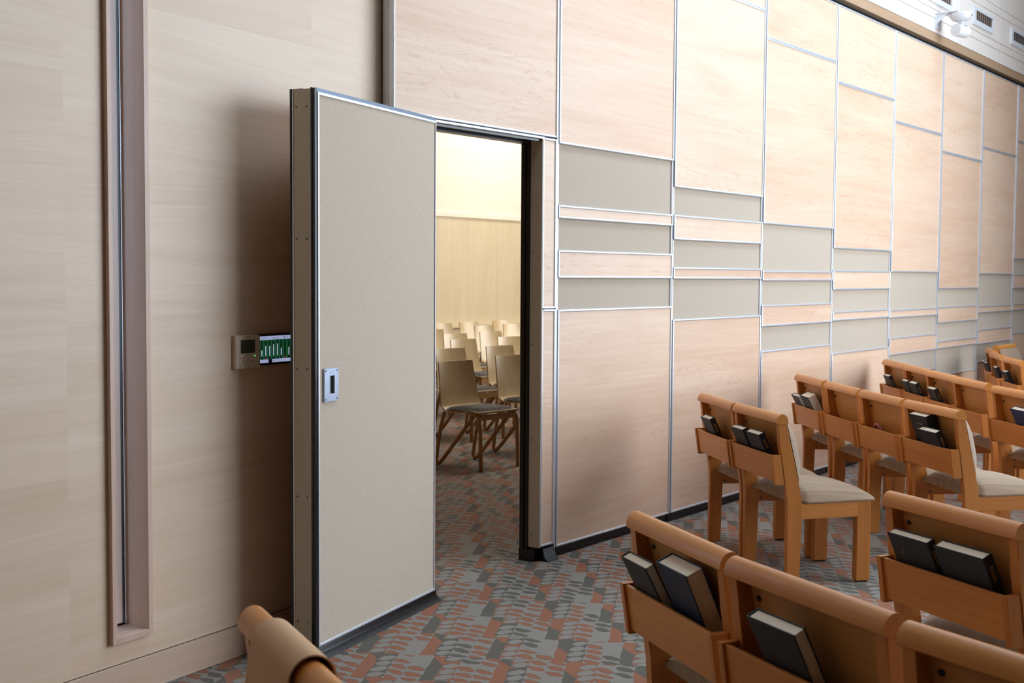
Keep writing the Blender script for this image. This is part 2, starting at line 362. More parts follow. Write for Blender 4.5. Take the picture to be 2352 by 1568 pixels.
# slot window
wn = empty('window_1', W0, WA); tag(wn, 'tall narrow slot window with a projecting wooden frame in the left wall', kind='structure')
fr = -0.02
wl_box('frame_stile', -2.629, -2.611, fr, 0.27, 0.203, 6.2, M['reveal'], wn, 0.001)
wl_box('frame_stile', -2.470, -2.449, fr, 0.27, 0.203, 6.2, M['reveal'], wn, 0.001)
wl_box('window_sill', -2.611, -2.470, fr, 0.27, 0.203, 0.226, M['reveal'], wn, 0.001)
def gl():
    t = NT('window_glass'); tr = t.n('ShaderNodeBsdfTransparent', {0: (0.93, 0.96, 0.97, 1)}); gs = t.n('ShaderNodeBsdfGlossy', {'Roughness': 0.02})
    fz = t.n('ShaderNodeFresnel', {'IOR': 1.45}); mx = t.n('ShaderNodeMixShader', {0: fz.outputs[0], 1: tr.outputs[0], 2: gs.outputs[0]})
    t.t.links.new(mx.outputs[0], t.t.nodes['Material Output'].inputs[0]); return t.m
M['glass'] = gl()
wl_box('glass_pane', -2.611, -2.470, 0.104, 0.108, 0.226, 6.2, M['glass'], wn)
wl_box('gasket', -2.4765, -2.470, 0.101, 0.112, 0.226, 6.2, M['black'], wn)
wl_box('gasket', -2.611, -2.6045, 0.101, 0.112, 0.226, 6.2, M['black'], wn)
wl_box('gasket', -2.611, -2.470, 0.101, 0.112, 0.226, 0.231, M['black'], wn)
wl_box('glazing_bead', -2.475, -2.470, 0.095, 0.101, 0.226, 6.2, M['alu'], wn)

# jamb post where the left wall meets the partition
tj = empty('trim_1', P0, PA); tag(tj, 'narrow wooden jamb post where left wall meets the partition', kind='structure')
MB().box(-0.036, 0.030, 0.066, 0.30, 0, 6.2, 0.001).build('jamb_post', M['base'], tj)
MB().box(-0.050, 0.020, 0.036, 0.0655, 0, 6.2).build('shadow_gap', M['black'], tj)
MB().box(-0.0535, -0.050, 0.031, 0.064, 0, 3.6).build('alu_strip', M['alu'], tj)

# upper wall above the partition: slot, header board, grooved boards
uw = empty('wall_upper', P0, PA); tag(uw, 'white boarded upper wall above the partition track', kind='structure')
MB().box(-0.1, 14.4, 0.05, 0.30, 3.541, 3.60).build('track_slot', M['void'], uw)
MB().box(-0.1, 14.4, -0.006, 0.30, 3.586, 3.662, 0.002).build('header_board', M['soffit'], uw)
MB().box(-0.1, 14.4, 0.012, 0.30, 3.66, 6.2).build('backing', M['soffit'], uw)
zs = [3.665, 3.790, 3.866, 4.130, 4.210, 4.474, 4.554, 4.82, 4.90, 5.2, 5.6, 6.2]
ss = [-0.1 + 0.0] + [0.12 + 1.25 * i for i in range(0, 13)] + [14.4]
for a in range(len(zs) - 1):
    for b in range(len(ss) - 1):
        if ss[b] > 11: continue
        o = MB().box(ss[b] + 0.003, ss[b + 1] - 0.003, -0.004, 0.014, zs[a] + 0.003, zs[a + 1] - 0.003).build('board', M['upper'], uw)
MB().box(11.37, 14.4, -0.004, 0.014, 3.665, 6.2).build('plain_boarding', M['upper'], uw)

# rest of the room shell (behind and beside the camera)
ws = empty('wall_far', P0, PA); tag(ws, 'far run of the partition wall', kind='structure')
MB().box(11 * W, 17.0, 0.0, 0.1, 0, 6.2).build('wall_run', M['shell'], ws)
wb = tag(MB().box(-9, 7.4, -8.2, -8.0, 0, 6.2).build('wall_back', M['shell']), 'wooden wall behind the viewer', kind='structure')
wr = empty('wall_right'); tag(wr, 'wall of tall glazing on the right', kind='structure')
for (y0, y1, z0, z1) in ((-8, 2.9, 0, 6.2), (9.7, 15.6, 0, 6.2), (2.9, 9.7, 0, 0.5), (2.9, 9.7, 5.3, 6.2)):
    MB().box(7.2, 7.4, y0, y1, z0, z1).build('wall_piece', M['shell'], wr)
w2 = empty('window_2'); tag(w2, 'tall mullioned glazing on the right', kind='structure')
for i in range(5): MB().box(7.08, 7.16, 2.9 + i * 1.7 - 0.03, 2.9 + i * 1.7 + 0.03, 0.5, 5.3).build('mullion', M['alu_dark'], w2)

for i in range(4): MB().box(7.165, 7.17, 2.93 + i * 1.7, 4.57 + i * 1.7, 0.48, 5.32).build('sky_blocker', M['white_plastic'], w2)  # unseen sheets added behind the window lamp to keep the sky out

# neighbouring room
nr = empty('wall_next_room', P0 + NP * 8.75, PA); tag(nr, 'far wall of the neighbouring room, veneer above a panelled wainscot', kind='structure')
MB().box(2, 17, 0.02, 0.2, 0, 6.2).build('veneer_upper', M['nextwall'], nr)
for i in range(20):
    x0 = 2 + i * 0.75
    MB().box(x0 + 0.002, x0 + 0.748, -0.004, 0.02, 0.12, 2.40).build('wainscot_panel', M['wains'], nr)
MB().box(2, 17, -0.03, 0.02, 2.40, 2.47, 0.003).build('wainscot_cap', M['nextwall'], nr)
MB().box(2, 17, -0.012, 0.02, 0.0, 0.118).build('skirting', M['wains'], nr)
MB().box(2, 17, -0.10, -0.012, 0.66, 0.70).build('chair_rail', M['wains'], nr)
ns = empty('wall_next_room_side', P0, PA); tag(ns, 'side walls closing the neighbouring room', kind='structure')
MB().box(16.8, 17.0, 0.2, 8.9, 0, 6.2).build('side_wall', M['shell'], ns)
MB().box(-0.135, 0.02, 0.31, 8.9, 0, 6.2).build('side_wall', M['shell'], ns)
MB().box(0.0, 17, 8.75, 8.95, 0, 6.2).build('side_wall', M['nextwall'], ns)

# ------------------------------------------------------------------ operable partition
OPG = 'operable partition panels'
def frame_of(par, x0, x1, z0, z1, mat_face, name='wood_facing'):
    """a veneered facing with an aluminium frame around it, standing proud of the fabric"""
    fc = MB().box(x0 + 0.010, x1 - 0.010, 0.004, 0.03, z0 + 0.008, z1 - 0.008).build(name, mat_face, par)
    w = 0.013
    def bar(a0, a1, c0, c1): return MB().box(a0, a1, -0.003, 0.03, c0, c1, 0.0048).build('trim_bar', M['alu'], fc)
    bar(x0, x0 + w, z0, z1); bar(x1 - w, x1, z0, z1); bar(x0 + w, x1 - w, z0, z0 + w); bar(x0 + w, x1 - w, z1 - w, z1)
    return fc
ODD = (0, 0.318, 0.388, 0.554, 0.702, 0.868); EVEN = (0, 0.165, 0.315, 0.480, 0.552, 0.796)
TS = {1: 2.186, 2: 2.033, 3: 1.858, 4: 1.715, 5: 1.543, 6: 1.394, 7: 1.536, 8: 1.703, 9: 1.86, 10: 2.03}
ORD = ['', 'first', 'second', 'third', 'fourth', 'fifth', 'sixth', 'seventh', 'eighth', 'ninth', 'tenth']
for i in range(1, 11):
    p = empty('partition_panel', P0 + DP * W * i, PA)
    tag(p, '%s full-width partition panel right of the open doorway, maple with grey fabric bands' % ORD[i], 'wall panel', OPG)
    x0, x1 = 0.008, W - 0.006
    MB().box(x0, x1, 0.026, 0.095, ZB, ZT).build('core', M['alu_dark'], p)
    MB().box(x0, x0 + 0.010, 0.008, 0.03, ZB, ZT, 0.002).build('edge_trim', M['alu'], p)
    MB().box(x1 - 0.010, x1, 0.004, 0.03, ZB, ZT, 0.002).build('edge_trim', M['alu'], p)
    offs = ODD if i % 2 else EVEN
    L = [TS[i] - o for o in offs]; top = TS[i] + 1.25
    if top < ZT - 0.03: frame_of(p, x0, x1, top, ZT, M['maple'])
    frame_of(p, x0, x1, L[0], min(top, ZT), M['maple'])
    for a, b, k in ((L[0], L[1], 'f'), (L[1], L[2], 'w'), (L[2], L[3], 'f'), (L[3], L[4], 'w'), (L[4], L[5], 'f')):
        if k == 'w': frame_of(p, x0, x1, b, a, M['maple'])
        else: MB().box(x0 + 0.012, x1 - 0.011, 0.014, 0.03, b, a).build('fabric_band', M['band_fabric'], p)
    frame_of(p, x0, x1, ZB, L[5], M['maple'])
    MB().box(x0, x1, 0.022, 0.08, 0.0, ZB).build('bottom_seal', M['black'], p)

# pass-door panel: header, side strips, steel jambs, black stops
p = empty('doorway_panel', P0, PA); tag(p, 'partition panel framing the open doorway, maple header over narrow side strips', 'wall panel', OPG)
J0, J1, HZ = 0.062, 1.060, 2.196
frame_of(p, -0.056, W - 0.006, 2.212, 3.43, M['maple'], 'header_facing'); frame_of(p, -0.056, W - 0.006, 3.43, ZT, M['maple'], 'header_facing')
MB().box(0.035, W - 0.006, 0.03, 0.095, HZ + 0.004, ZT).build('core', M['alu_dark'], p)
for (a, b) in ((J1 + 0.004, W - 0.012), (-0.056, J0 - 0.004)):
    frame_of(p, a, b, 0.078, 1.322, M['maple'], 'strip_facing'); frame_of(p, a, b, 1.324, 2.206, M['maple'], 'strip_facing')
    MB().box(max(a, 0.035), b, 0.028, 0.090, 0.078, HZ).build('strip_core', M['alu_dark'], p)
    MB().box(a, b, 0.03, 0.09, 0.0, 0.078).build('bottom_seal', M['black'], p)
MB().box(W - 0.012, W - 0.004, -0.002, 0.09, ZB, ZT).build('edge_trim', M['alu'], p)
for (x0, x1, sx) in ((J1, J1 + 0.004, 1), (J0 - 0.004, J0, -1)):
    MB().box(x0, x1, 0.0, 0.075, 0.075, HZ).build('steel_jamb', M['steel'], p)
    xa, xb = (J1 - 0.010, J1 + 0.02) if sx > 0 else (J0 - 0.02, J0 + 0.010)
    MB().box(xa, xb, 0.076, 0.094, 0.06, HZ).build('black_stop', M['black'], p)
    xa, xb = (J1 - 0.016, J1 + 0.02) if sx > 0 else (J0 - 0.02, J0 + 0.016)
    MB().box(xa, xb, 0.097, 0.122, 0.06, HZ - 0.01).build('black_stop', M['black'], p)
    MB().box(xa + 0.004, xb - 0.004, 0.122, 0.128, 0.06, HZ - 0.01).build('stop_edge', M['alu'], p)
MB().box(J0, J1, 0.0, 0.075, HZ, HZ + 0.005).build('steel_head', M['steel'], p)
MB().box(J0, J1, 0.012, 0.028, HZ - 0.012, HZ).build('black_stop', M['black'], p)
MB().box(J0, J1, 0.076, 0.122, HZ - 0.022, HZ).build('black_stop', M['black'], p)
MB().box(J1 - 0.002, J1 + 0.014, -0.003, 0.03, HZ - 0.002, HZ + 0.012, 0.001).build('head_trim', M['alu'], p)
MB().box(J0, J1, -0.003, 0.01, HZ + 0.001, HZ + 0.012, 0.002).build('head_trim', M['alu'], p)
for z in (0.14, 0.64, 1.14, 1.62, 2.12):
    MB().lathe([(0.005, 0), (0.004, -0.0025)], (J1, 0.055, z), 'X', 10).build('screw', M['screw'], p)
prof = [(0.0, 0.066), (-0.004, 0.05), (-0.012, 0.02), (-0.034, 0.002), (-0.036, 0.0), (0.02, 0.0), (0.02, 0.066)]
MB().prism(prof, 'X', J1 + 0.03, W - 0.01, 0).build('rubber_foot', M['black'], p)
MB().box(J1 - 0.012, J1 + 0.045, 0.03, 0.13, 0.0, 0.06, 0.004).build('rubber_foot', M['black'], p)

# ------------------------------------------------------------------ the open door leaf
d = empty('door_1', L0, LA); tag(d, 'thick door leaf in beige woven fabric, folded open on the doorway panel', kind='structure')
LW, LZ0, LZ1, TH = 0.954, 0.047, 2.190, 0.112
MB().box(-0.006, LW + 0.004, 0.010, TH - 0.008, LZ0, LZ1 + 0.006).build('core', M['alu_dark'], d)
fb = MB().box(0.010, LW - 0.010, 0.001, 0.012, LZ0 + 0.008, LZ1 - 0.010).build('fabric_face', M['leaf_fabric'], d)
for (a0, a1, c0, c1) in ((0, 0.0105, LZ0, LZ1), (LW - 0.006, LW, LZ0, LZ1), (0.0105, LW - 0.006, LZ0, LZ0 + 0.011), (0.0105, LW - 0.006, LZ1 - 0.011, LZ1)):
    MB().box(a0, a1, -0.004, 0.014, c0, c1, 0.002).build('trim_bar', M['alu'], d)
MB().box(LW, LW + 0.008, 0.002, TH, LZ0, LZ1 + 0.004).build('hinge_edge', M['alu_dark'], d)
MB().box(-0.013, -0.006, 0.020, TH - 0.008, LZ0, LZ1 + 0.012).build('edge_plate', M['steel'], d)
MB().box(-0.019, -0.002, -0.001, 0.009, LZ0 - 0.012, LZ1 + 0.012, 0.002).build('edge_gasket', M['black'], d)
MB().box(-0.017, -0.004, 0.0105, 0.0195, LZ0 - 0.012, LZ1 + 0.016, 0.001).build('edge_gasket', M['black'], d)
MB().box(-0.017, -0.002, TH - 0.007, TH + 0.002, LZ0, LZ1 + 0.014, 0.001).build('edge_gasket', M['black'], d)
MB().box(-0.015, -0.009, TH - 0.013, TH - 0.008, LZ0, LZ1 + 0.010).build('edge_bead', M['alu'], d)
MB().box(0.0, LW, TH - 0.008, TH, LZ0, LZ1).build('room_face', M['maple'], d)
MB().box(0.0, LW, 0.004, 0.030, LZ1 + 0.001, LZ1 + 0.016).build('top_channel', M['alu_blue'], d)
MB().box(0.0, LW, 0.036, 0.060, LZ1 + 0.001, LZ1 + 0.012).build('top_channel', M['alu_blue'], d)
MB().box(0.0, LW, 0.066, TH - 0.004, LZ1 + 0.001, LZ1 + 0.016).build('top_channel', M['alu_blue'], d)
for z in (0.144, 0.634, 1.132, 1.632, 2.135):
    for y in (0.040, 0.086):
        MB().lathe([(0.0045, 0), (0.0045, -0.001), (0.003, -0.0022)], (-0.013, y, z), 'X', 12).build('screw', M['screw'], d)
pr = [(0.004, 0.05), (0.000, 0.046), (-0.003, 0.030), (-0.012, 0.016), (-0.030, 0.003), (-0.034, 0.0), (0.02, 0.0), (0.02, 0.05)]
sharp(MB().prism(pr, 'X', -0.012, LW + 0.012, 0, smooth=True).build('bottom_sweep', M['black'], d), 50)
pr2 = [(TH - y, z) for y, z in pr]
sharp(MB().prism(pr2, 'X', -0.012, LW + 0.008, 0, smooth=True).build('bottom_sweep', M['black'], d), 50)
# recessed pull plate
hx0, hx1, hz0, hz1 = 0.036, 0.134, 1.002, 1.131
sx0, sx1, sz0, sz1 = hx0 + 0.036, hx1 - 0.026, hz0 + 0.027, hz1 - 0.029
hp = MB()
for (a0, a1, c0, c1) in ((hx0, sx0, hz0, hz1), (sx1, hx1, hz0, hz1), (sx0, sx1, hz0, sz0), (sx0, sx1, sz1, hz1)): hp.box(a0, a1, -0.008, 0.0012, c0, c1)
ho = hp.build('pull_plate', M['plate'], d)
MB().box(sx0 - 0.001, sx1 + 0.001, -0.001, 0.0009, sz0 - 0.001, sz1 + 0.001).build('pull_recess', M['void'], ho)
for (a0, a1, c0, c1) in ((sx0, sx0 + 0.002, sz0, sz1), (sx1 - 0.002, sx1, sz0, sz1), (sx0, sx1, sz0, sz0 + 0.002)): MB().box(a0, a1, -0.0088, -0.001, c0, c1).build('recess_lip', M['alu'], ho)
for x in (hx0 + 0.009, hx1 - 0.009):
    for z in (hz0 + 0.009, hz1 - 0.009): MB().lathe([(0.004, 0), (0.004, -0.0008), (0.0025, -0.0018)], (x, -0.008, z), 'Y', 12).build('screw', M['screw'], ho)
ex, ez = (hx0 + hx1) / 2 + 0.002, hz1 - 0.0145
MB().tube([(ex - 0.004 + 0.0055 * math.cos(a), -0.0083, ez + 0.0055 * math.sin(a)) for a in [R(k) for k in range(40, 321, 20)]], 0.0009, 6).build('stamped_mark', M['alu'], ho)
MB().tube([(ex + 0.006 + 0.004 * math.cos(a), -0.0083, ez + 0.0055 * math.sin(a)) for a in [R(k) for k in range(-160, 161, 20)]], 0.0009, 6).build('stamped_mark', M['alu'], ho)

# ------------------------------------------------------------------ wall controls
th = empty('thermostat', W0 + DW * -1.9655 + Vector((0, 0, 1.194)), WA); tag(th, 'cream wall thermostat with dark display, left of the lit touch screen', 'thermostat')
MB().box(-0.0655, 0.0655, -0.019, 0.0, -0.0645, 0.0645, 0.002).build('body', M['thermo'], th)
MB().box(-0.039, 0.039, -0.0194, -0.015, -0.005, 0.047).build('display', M['lcd'], th)
def ring(r, cx, cz, y, tk): return MB().tube([(cx + r * math.cos(2 * PI * k / 36), y, cz + r * math.sin(2 * PI * k / 36)) for k in range(36)], tk, 6, closed=True)
ring(0.0275, 0.0, -0.036, -0.019, 0.0006).build('dial_ring', M['ply_edge'], th)
ring(0.0095, 0.0, -0.036, -0.019, 0.0005).build('dial_ring', M['ply_edge'], th)
MB().add([(-0.003, -0.0196, -0.016), (0.003, -0.0196, -0.016), (0, -0.0196, -0.0105)], [(0, 1, 2)]).build('up_arrow', M['red'], th)
MB().add([(-0.003, -0.0196, -0.055), (0.003, -0.0196, -0.055), (0, -0.0196, -0.0605)], [(0, 2, 1)]).build('down_arrow', M['ink'], th)
MB().add([(-0.020, -0.0196, -0.033), (-0.020, -0.0196, -0.039), (-0.0255, -0.0196, -0.036)], [(0, 2, 1)]).build('left_arrow', M['ink'], th)
MB().add([(0.020, -0.0196, -0.033), (0.020, -0.0196, -0.039), (0.0255, -0.0196, -0.036)], [(0, 1, 2)]).build('right_arrow', M['ink'], th)
MB().lathe([(0.0028, 0), (0.0025, -0.0016)], (0.038, -0.019, -0.017), 'Y', 10).build('status_light', M['led'], th)
for (b, s, x, z) in (('DAIKIN', 0.007, 0.0, 0.0555), ('Mode', 0.0065, -0.042, -0.024), ('On/Off', 0.0055, 0.040, -0.0235), ('Fan', 0.0058, -0.042, -0.052), ('Speed', 0.0058, -0.042, -0.0575), ('Cancel', 0.006, 0.040, -0.0525), ('Menu', 0.0052, 0.0, -0.033), ('OK', 0.0052, 0.0, -0.0395)):
    text(b, s, M['ink'], th, x, z, -0.0196)
ts = empty('touch_screen', W0 + DW * -1.8065 + Vector((0, 0, 1.198)), WA); tag(ts, 'lit wall touch screen with green mixer sliders, half behind the door leaf', 'touch screen')
MB().box(-0.0975, 0.0975, -0.014, 0.0, -0.062, 0.062, 0.002).build('bezel', M['black'], ts)
sc_ = MB().box(-0.0885, 0.0875, -0.0148, -0.012, -0.053, 0.053).build('display', M['scr_green'], ts)
def flat(name, x0, x1, z0, z1, m, y=-0.0152): return MB().box(x0, x1, y, -0.0146, z0, z1).build(name, m, sc_)
flat('title_bar', -0.0885, 0.0875, 0.038, 0.053, M['scr_white']); flat('footer_bar', -0.0885, -0.041, -0.053, -0.0395, M['scr_white']); flat('footer_bar', -0.020, 0.0875, -0.053, -0.0395, M['scr_white']); flat('footer_gap', -0.041, -0.020, -0.053, -0.0395, M['scr_black'])
lv = [(-0.030, -0.003), (-0.030, 0.014), (-0.030, 0.014), (-0.030, 0.019), (-0.030, 0.021), (-0.030, 0.003), (-0.030, -0.030), (-0.030, 0.004)]
for k in range(8):
    cx = -0.0785 + k * 0.0222
    flat('slider_track', cx - 0.0065, cx + 0.0065, -0.030, 0.035, M['scr_dark'])
    if k != 6: flat('slider_level', cx - 0.0030, cx + 0.0030, -0.026, lv[k][1], M['scr_bar'], -0.0156)
    flat('channel_button', cx - 0.006, cx + 0.006, -0.0385, -0.0315, M['scr_red'] if k in (1, 6) else M['scr_black'], -0.0156)
text('Sanctuary', 0.0075, M['ink'], sc_, -0.065, 0.0445, -0.0155); text('Audio Control', 0.006, M['ink'], sc_, 0.0, 0.0445, -0.0155); text('Shutdown', 0.006, M['ink'], sc_, 0.068, 0.0455, -0.0155)
ring(0.0045, 0.048, 0.0455, -0.0154, 0.0006).build('power_mark', M['ink'], sc_)
text('Mute', 0.005, M['ink'], sc_, -0.010, -0.046, -0.0155); text('Page', 0.005, M['ink'], sc_, 0.012, -0.046, -0.0155); text('Next', 0.005, M['ink'], sc_, 0.034, -0.046, -0.0155)

# ------------------------------------------------------------------ vents and camera on the upper wall
for k, lab in enumerate(('air vent at the top edge, nearest above the wall camera', 'air vent in the boards right of the wall camera', 'air vent at the right edge of the picture')):
    v = empty('air_vent', P0 + DP * (8.27 + 1.25 * (k - 1)) + Vector((0, 0, 3.998)), PA); tag(v, 'white framed ' + lab, 'vent', 'air vents in the upper wall')
    for (a0, a1, c0, c1) in ((-0.31, -0.245, -0.085, 0.085), (0.295, 0.31, -0.085, 0.085), (-0.245, 0.295, -0.085, -0.035), (-0.245, 0.295, 0.055, 0.085)):
        MB().box(a0, a1, -0.022, -0.004, c0, c1, 0.002).build('frame_bar', M['white_plastic'], v)
    MB().box(-0.245, 0.295, -0.007, -0.004, -0.035, 0.055).build('vent_throat', M['soffit'], v)
    for j in range(9): MB().box(-0.24 + j * 0.06, -0.232 + j * 0.06, -0.019, -0.007, -0.035, 0.055).build('blade', M['alu_dark'], v)
cm = empty('wall_camera', P0 + DP * 6.99 + Vector((0, 0, 3.77)), PA); tag(cm, 'white conference camera on a bracket on the upper wall', 'camera')
MB().box(-0.075, 0.075, -0.012, -0.004, -0.065, 0.065, 0.002).build('wall_plate', M['white_plastic'], cm)
MB().box(-0.07, 0.07, -0.20, -0.012, 0.060, 0.066).build('shelf', M['white_plastic'], cm)
MB().prism([(-0.012, -0.03), (-0.012, 0.06), (-0.12, 0.06)], 'X', -0.06, -0.054).build('gusset', M['white_plastic'], cm)
sharp(MB().lathe([(0.085, 0.058), (0.094, 0.050), (0.090, 0.020), (0.068, -0.006), (0.045, -0.015)], (0.02, -0.20, 0), 'Z', 32).build('dome_base', M['white_plastic'], cm))
MB().lathe([(0.006, 0), (0.005, -0.006)], (0.02, -0.292, 0.03), 'Y', 10).build('indicator', M['bolt'], cm)
MB().box(-0.005, 0.045, -0.225, -0.175, -0.065, -0.010, 0.006).build('yoke', M['white_plastic'], cm)
sharp(MB().tube([(0.02 - 0.075, -0.20 + 0.02, -0.100), (0.02 + 0.075, -0.20 - 0.02, -0.100)], 0.052, 28).build('camera_barrel', M['white_plastic'], cm))
sharp(MB().tube([(0.02 + 0.070, -0.20 - 0.019, -0.100), (0.02 + 0.082, -0.20 - 0.022, -0.100)], 0.036, 24).build('lens', M['bolt'], cm))

# ------------------------------------------------------------------ sanctuary chair (origin under the middle of the top rail, +y = facing)
CWD = 0.538
def pad_mesh(prof_fn, nu, nv): pass
def make_chair():
    root = empty('wooden_chair')
    hw = CWD / 2 - 0.004
    post = [(-0.022, 0.812), (0.022, 0.812), (0.046, 0.70), (0.087, 0.53), (0.108, 0.425), (0.112, 0.36), (0.104, 0.0), (0.036, 0.0), (0.038, 0.36), (0.034, 0.425), (0.018, 0.53), (-0.008, 0.70)]
    for sx in (-1, 1):
        a0, a1 = (hw - 0.033, hw) if sx > 0 else (-hw, -hw + 0.033)
        MB().prism(post, 'X', a0, a1, 0.003).build('rear_leg', M['chair_v'], root)
    for sx in (-1, 1):
        a0, a1 = (hw - 0.066, hw - 0.024) if sx > 0 else (-hw + 0.024, -hw + 0.066)
        MB().box(a0, a1, 0.418, 0.492, 0.008, 0.402, 0.003).build('front_leg', M['chair_v'], root)
    for sx in (-1, 1):
        a0, a1 = (hw - 0.030, hw - 0.006) if sx > 0 else (-hw + 0.006, -hw + 0.030)
        ap = MB().prism([(a0, 0.10), (a1, 0.10), (a1 - 0.016 * sx, 0.42), (a0 - 0.016 * sx, 0.42)], 'Z', 0.328, 0.402, 0.002).build('side_apron', M['chair_d'], root)
        xi = a0 if sx > 0 else a1
        for (y, z) in ((0.125, 0.385), (0.125, 0.345), (0.155, 0.366)):
            MB().lathe([(0.006, 0), (0.005, -0.002 * sx)], (xi, y, z), 'X', 10).build('bolt', M['bolt'], ap)
        MB().box(*( (hw - 0.060, hw - 0.030) if sx > 0 else (-hw + 0.030, -hw + 0.060)), 0.428, 0.482, 0.0, 0.008).build('foot_glide', M['bolt'], root)
        MB().box(*( (hw - 0.030, hw - 0.004) if sx > 0 else (-hw + 0.004, -hw + 0.030)), 0.045, 0.096, -0.0, 0.003).build('foot_glide', M['bolt'], root)
    MB().box(-hw + 0.066, hw - 0.066, 0.440, 0.464, 0.328, 0.402, 0.002).build('front_apron', M['chair_h'], root)
    # rounded top rail
    prof = []
    for k in range(0, 19):
        a = PI * k / 18; prof.append((0.031 * math.cos(a) + 0.0, 0.806 + 0.036 * math.sin(a)))
    prof += [(-0.031, 0.800), (-0.026, 0.797), (0.026, 0.792), (0.031, 0.797)]
    sharp(MB().prism(prof, 'X', -CWD / 2 + 0.002, CWD / 2 - 0.002, 0, smooth=True).build('top_rail', M['chair_h'], root), 55)
    # recessed back panel and its bolts
    def yb(z): return 0.018 + (0.812 - z) * 0.235
    pz0 = 0.50
    bp = MB().prism([(yb(0.80) - 0.004, 0.800), (yb(0.80) + 0.008, 0.800), (yb(pz0) + 0.008, pz0), (yb(pz0) - 0.004, pz0)], 'X', -hw + 0.033, hw - 0.033).build('back_panel', M['panel_ply'], root)
    for sx in (-1, 1):
        z = 0.752; MB().lathe([(0.0075, 0), (0.0065, -0.004), (0.003, -0.006)], (sx * (hw - 0.058), yb(z) - 0.005, z), 'Y', 12).build('bolt', M['bolt'], bp)
    # backrest cushion on the front of the panel
    def bk(u, v):
        x = (u * 2 - 1) * (hw - 0.014); z = 0.805 - v * 0.29
        e = max(0.0, 1 - abs(u * 2 - 1) ** 6) ** 0.5 * max(0.0, 1 - abs(v * 2 - 1) ** 2.6) ** 0.6
        return (x, yb(z) + 0.012 + 0.055 * e, z)
    mb = MB().grid(bk, 18, 16); mb.grid(lambda u, v: ((u * 2 - 1) * (hw - 0.014), yb(0.805 - v * 0.29) + 0.0085, 0.805 - v * 0.29), 1, 1)
    mb.build('backrest_cushion', M['seat_fabric'], root, True)
    # seat cushion
    def st(u, v):
        x = (u * 2 - 1); y = 0.075 + v * 0.437
        rx = hw - 0.002 - 0.022 * v if v > 0.12 else hw - 0.036
        e = max(0.0, 1 - abs(x) ** 3.2) ** 0.55 * max(0.0, 1 - abs(v * 1.9 - 0.95) ** 3.6) ** 0.55
        return (x * rx, y, 0.412 + (0.088 - 0.034 * v) * e)
    mb = MB().grid(st, 20, 20)
    mb.grid(lambda u, v: ((u * 2 - 1) * ((hw - 0.002 - 0.022 * v) if v > 0.12 else hw - 0.036), 0.075 + v * 0.437, 0.404), 1, 8)
    def skirt(fn, n):
        for i in range(n):
            pass
    # skirt closing crown to underside
    for (fn, n) in ((lambda k: st(k, 0), 12), (lambda k: st(k, 1), 12), (lambda k: st(0, k), 16), (lambda k: st(1, k), 16)):
        mb.grid(lambda u, v, fn=fn: (fn(u)[0], fn(u)[1], fn(u)[2] if v > 0.5 else 0.404), n, 1)
    mb.build('seat_cushion', M['seat_fabric'], root, True)
    # book pocket
    def yp(z): return 0.018 - (z - 0.53) * 0.153        # rear edge of the post between the pocket's ends
    z0, z1, pr_ = 0.512, 0.645, 0.050
    pk = MB().box(-hw + 0.02, hw - 0.02, yp(z0) - 0.028, yb(z0) - 0.006, z0 - 0.004, z0 + 0.008).build('pocket_floor', M['chair_h'], root)
    for sx in (-1, 1):
        a0, a1 = (hw - 0.022, hw - 0.002) if sx > 0 else (-hw + 0.002, -hw + 0.022)
        MB().prism([(yp(z1) - 0.001, z1), (yp(z1) - pr_, z1), (yp(z0) - pr_, z0 - 0.012), (yp(z0) - 0.001, z0 - 0.012)], 'X', a0, a1, 0.0015).build('pocket_bracket', M['chair_v'], root)
    MB().prism([(yp(z1) - pr_ + 0.008, z1 - 0.003), (yp(z1) - pr_ + 0.020, z1 - 0.003), (yp(z0) - pr_ + 0.020, z0), (yp(z0) - pr_ + 0.008, z0)], 'X', -hw + 0.022, hw - 0.022, 0.0015).build('pocket_board', M['chair_h'], root)
    return root
CH = make_chair()
ROWG = 'wooden chairs in curved rows'
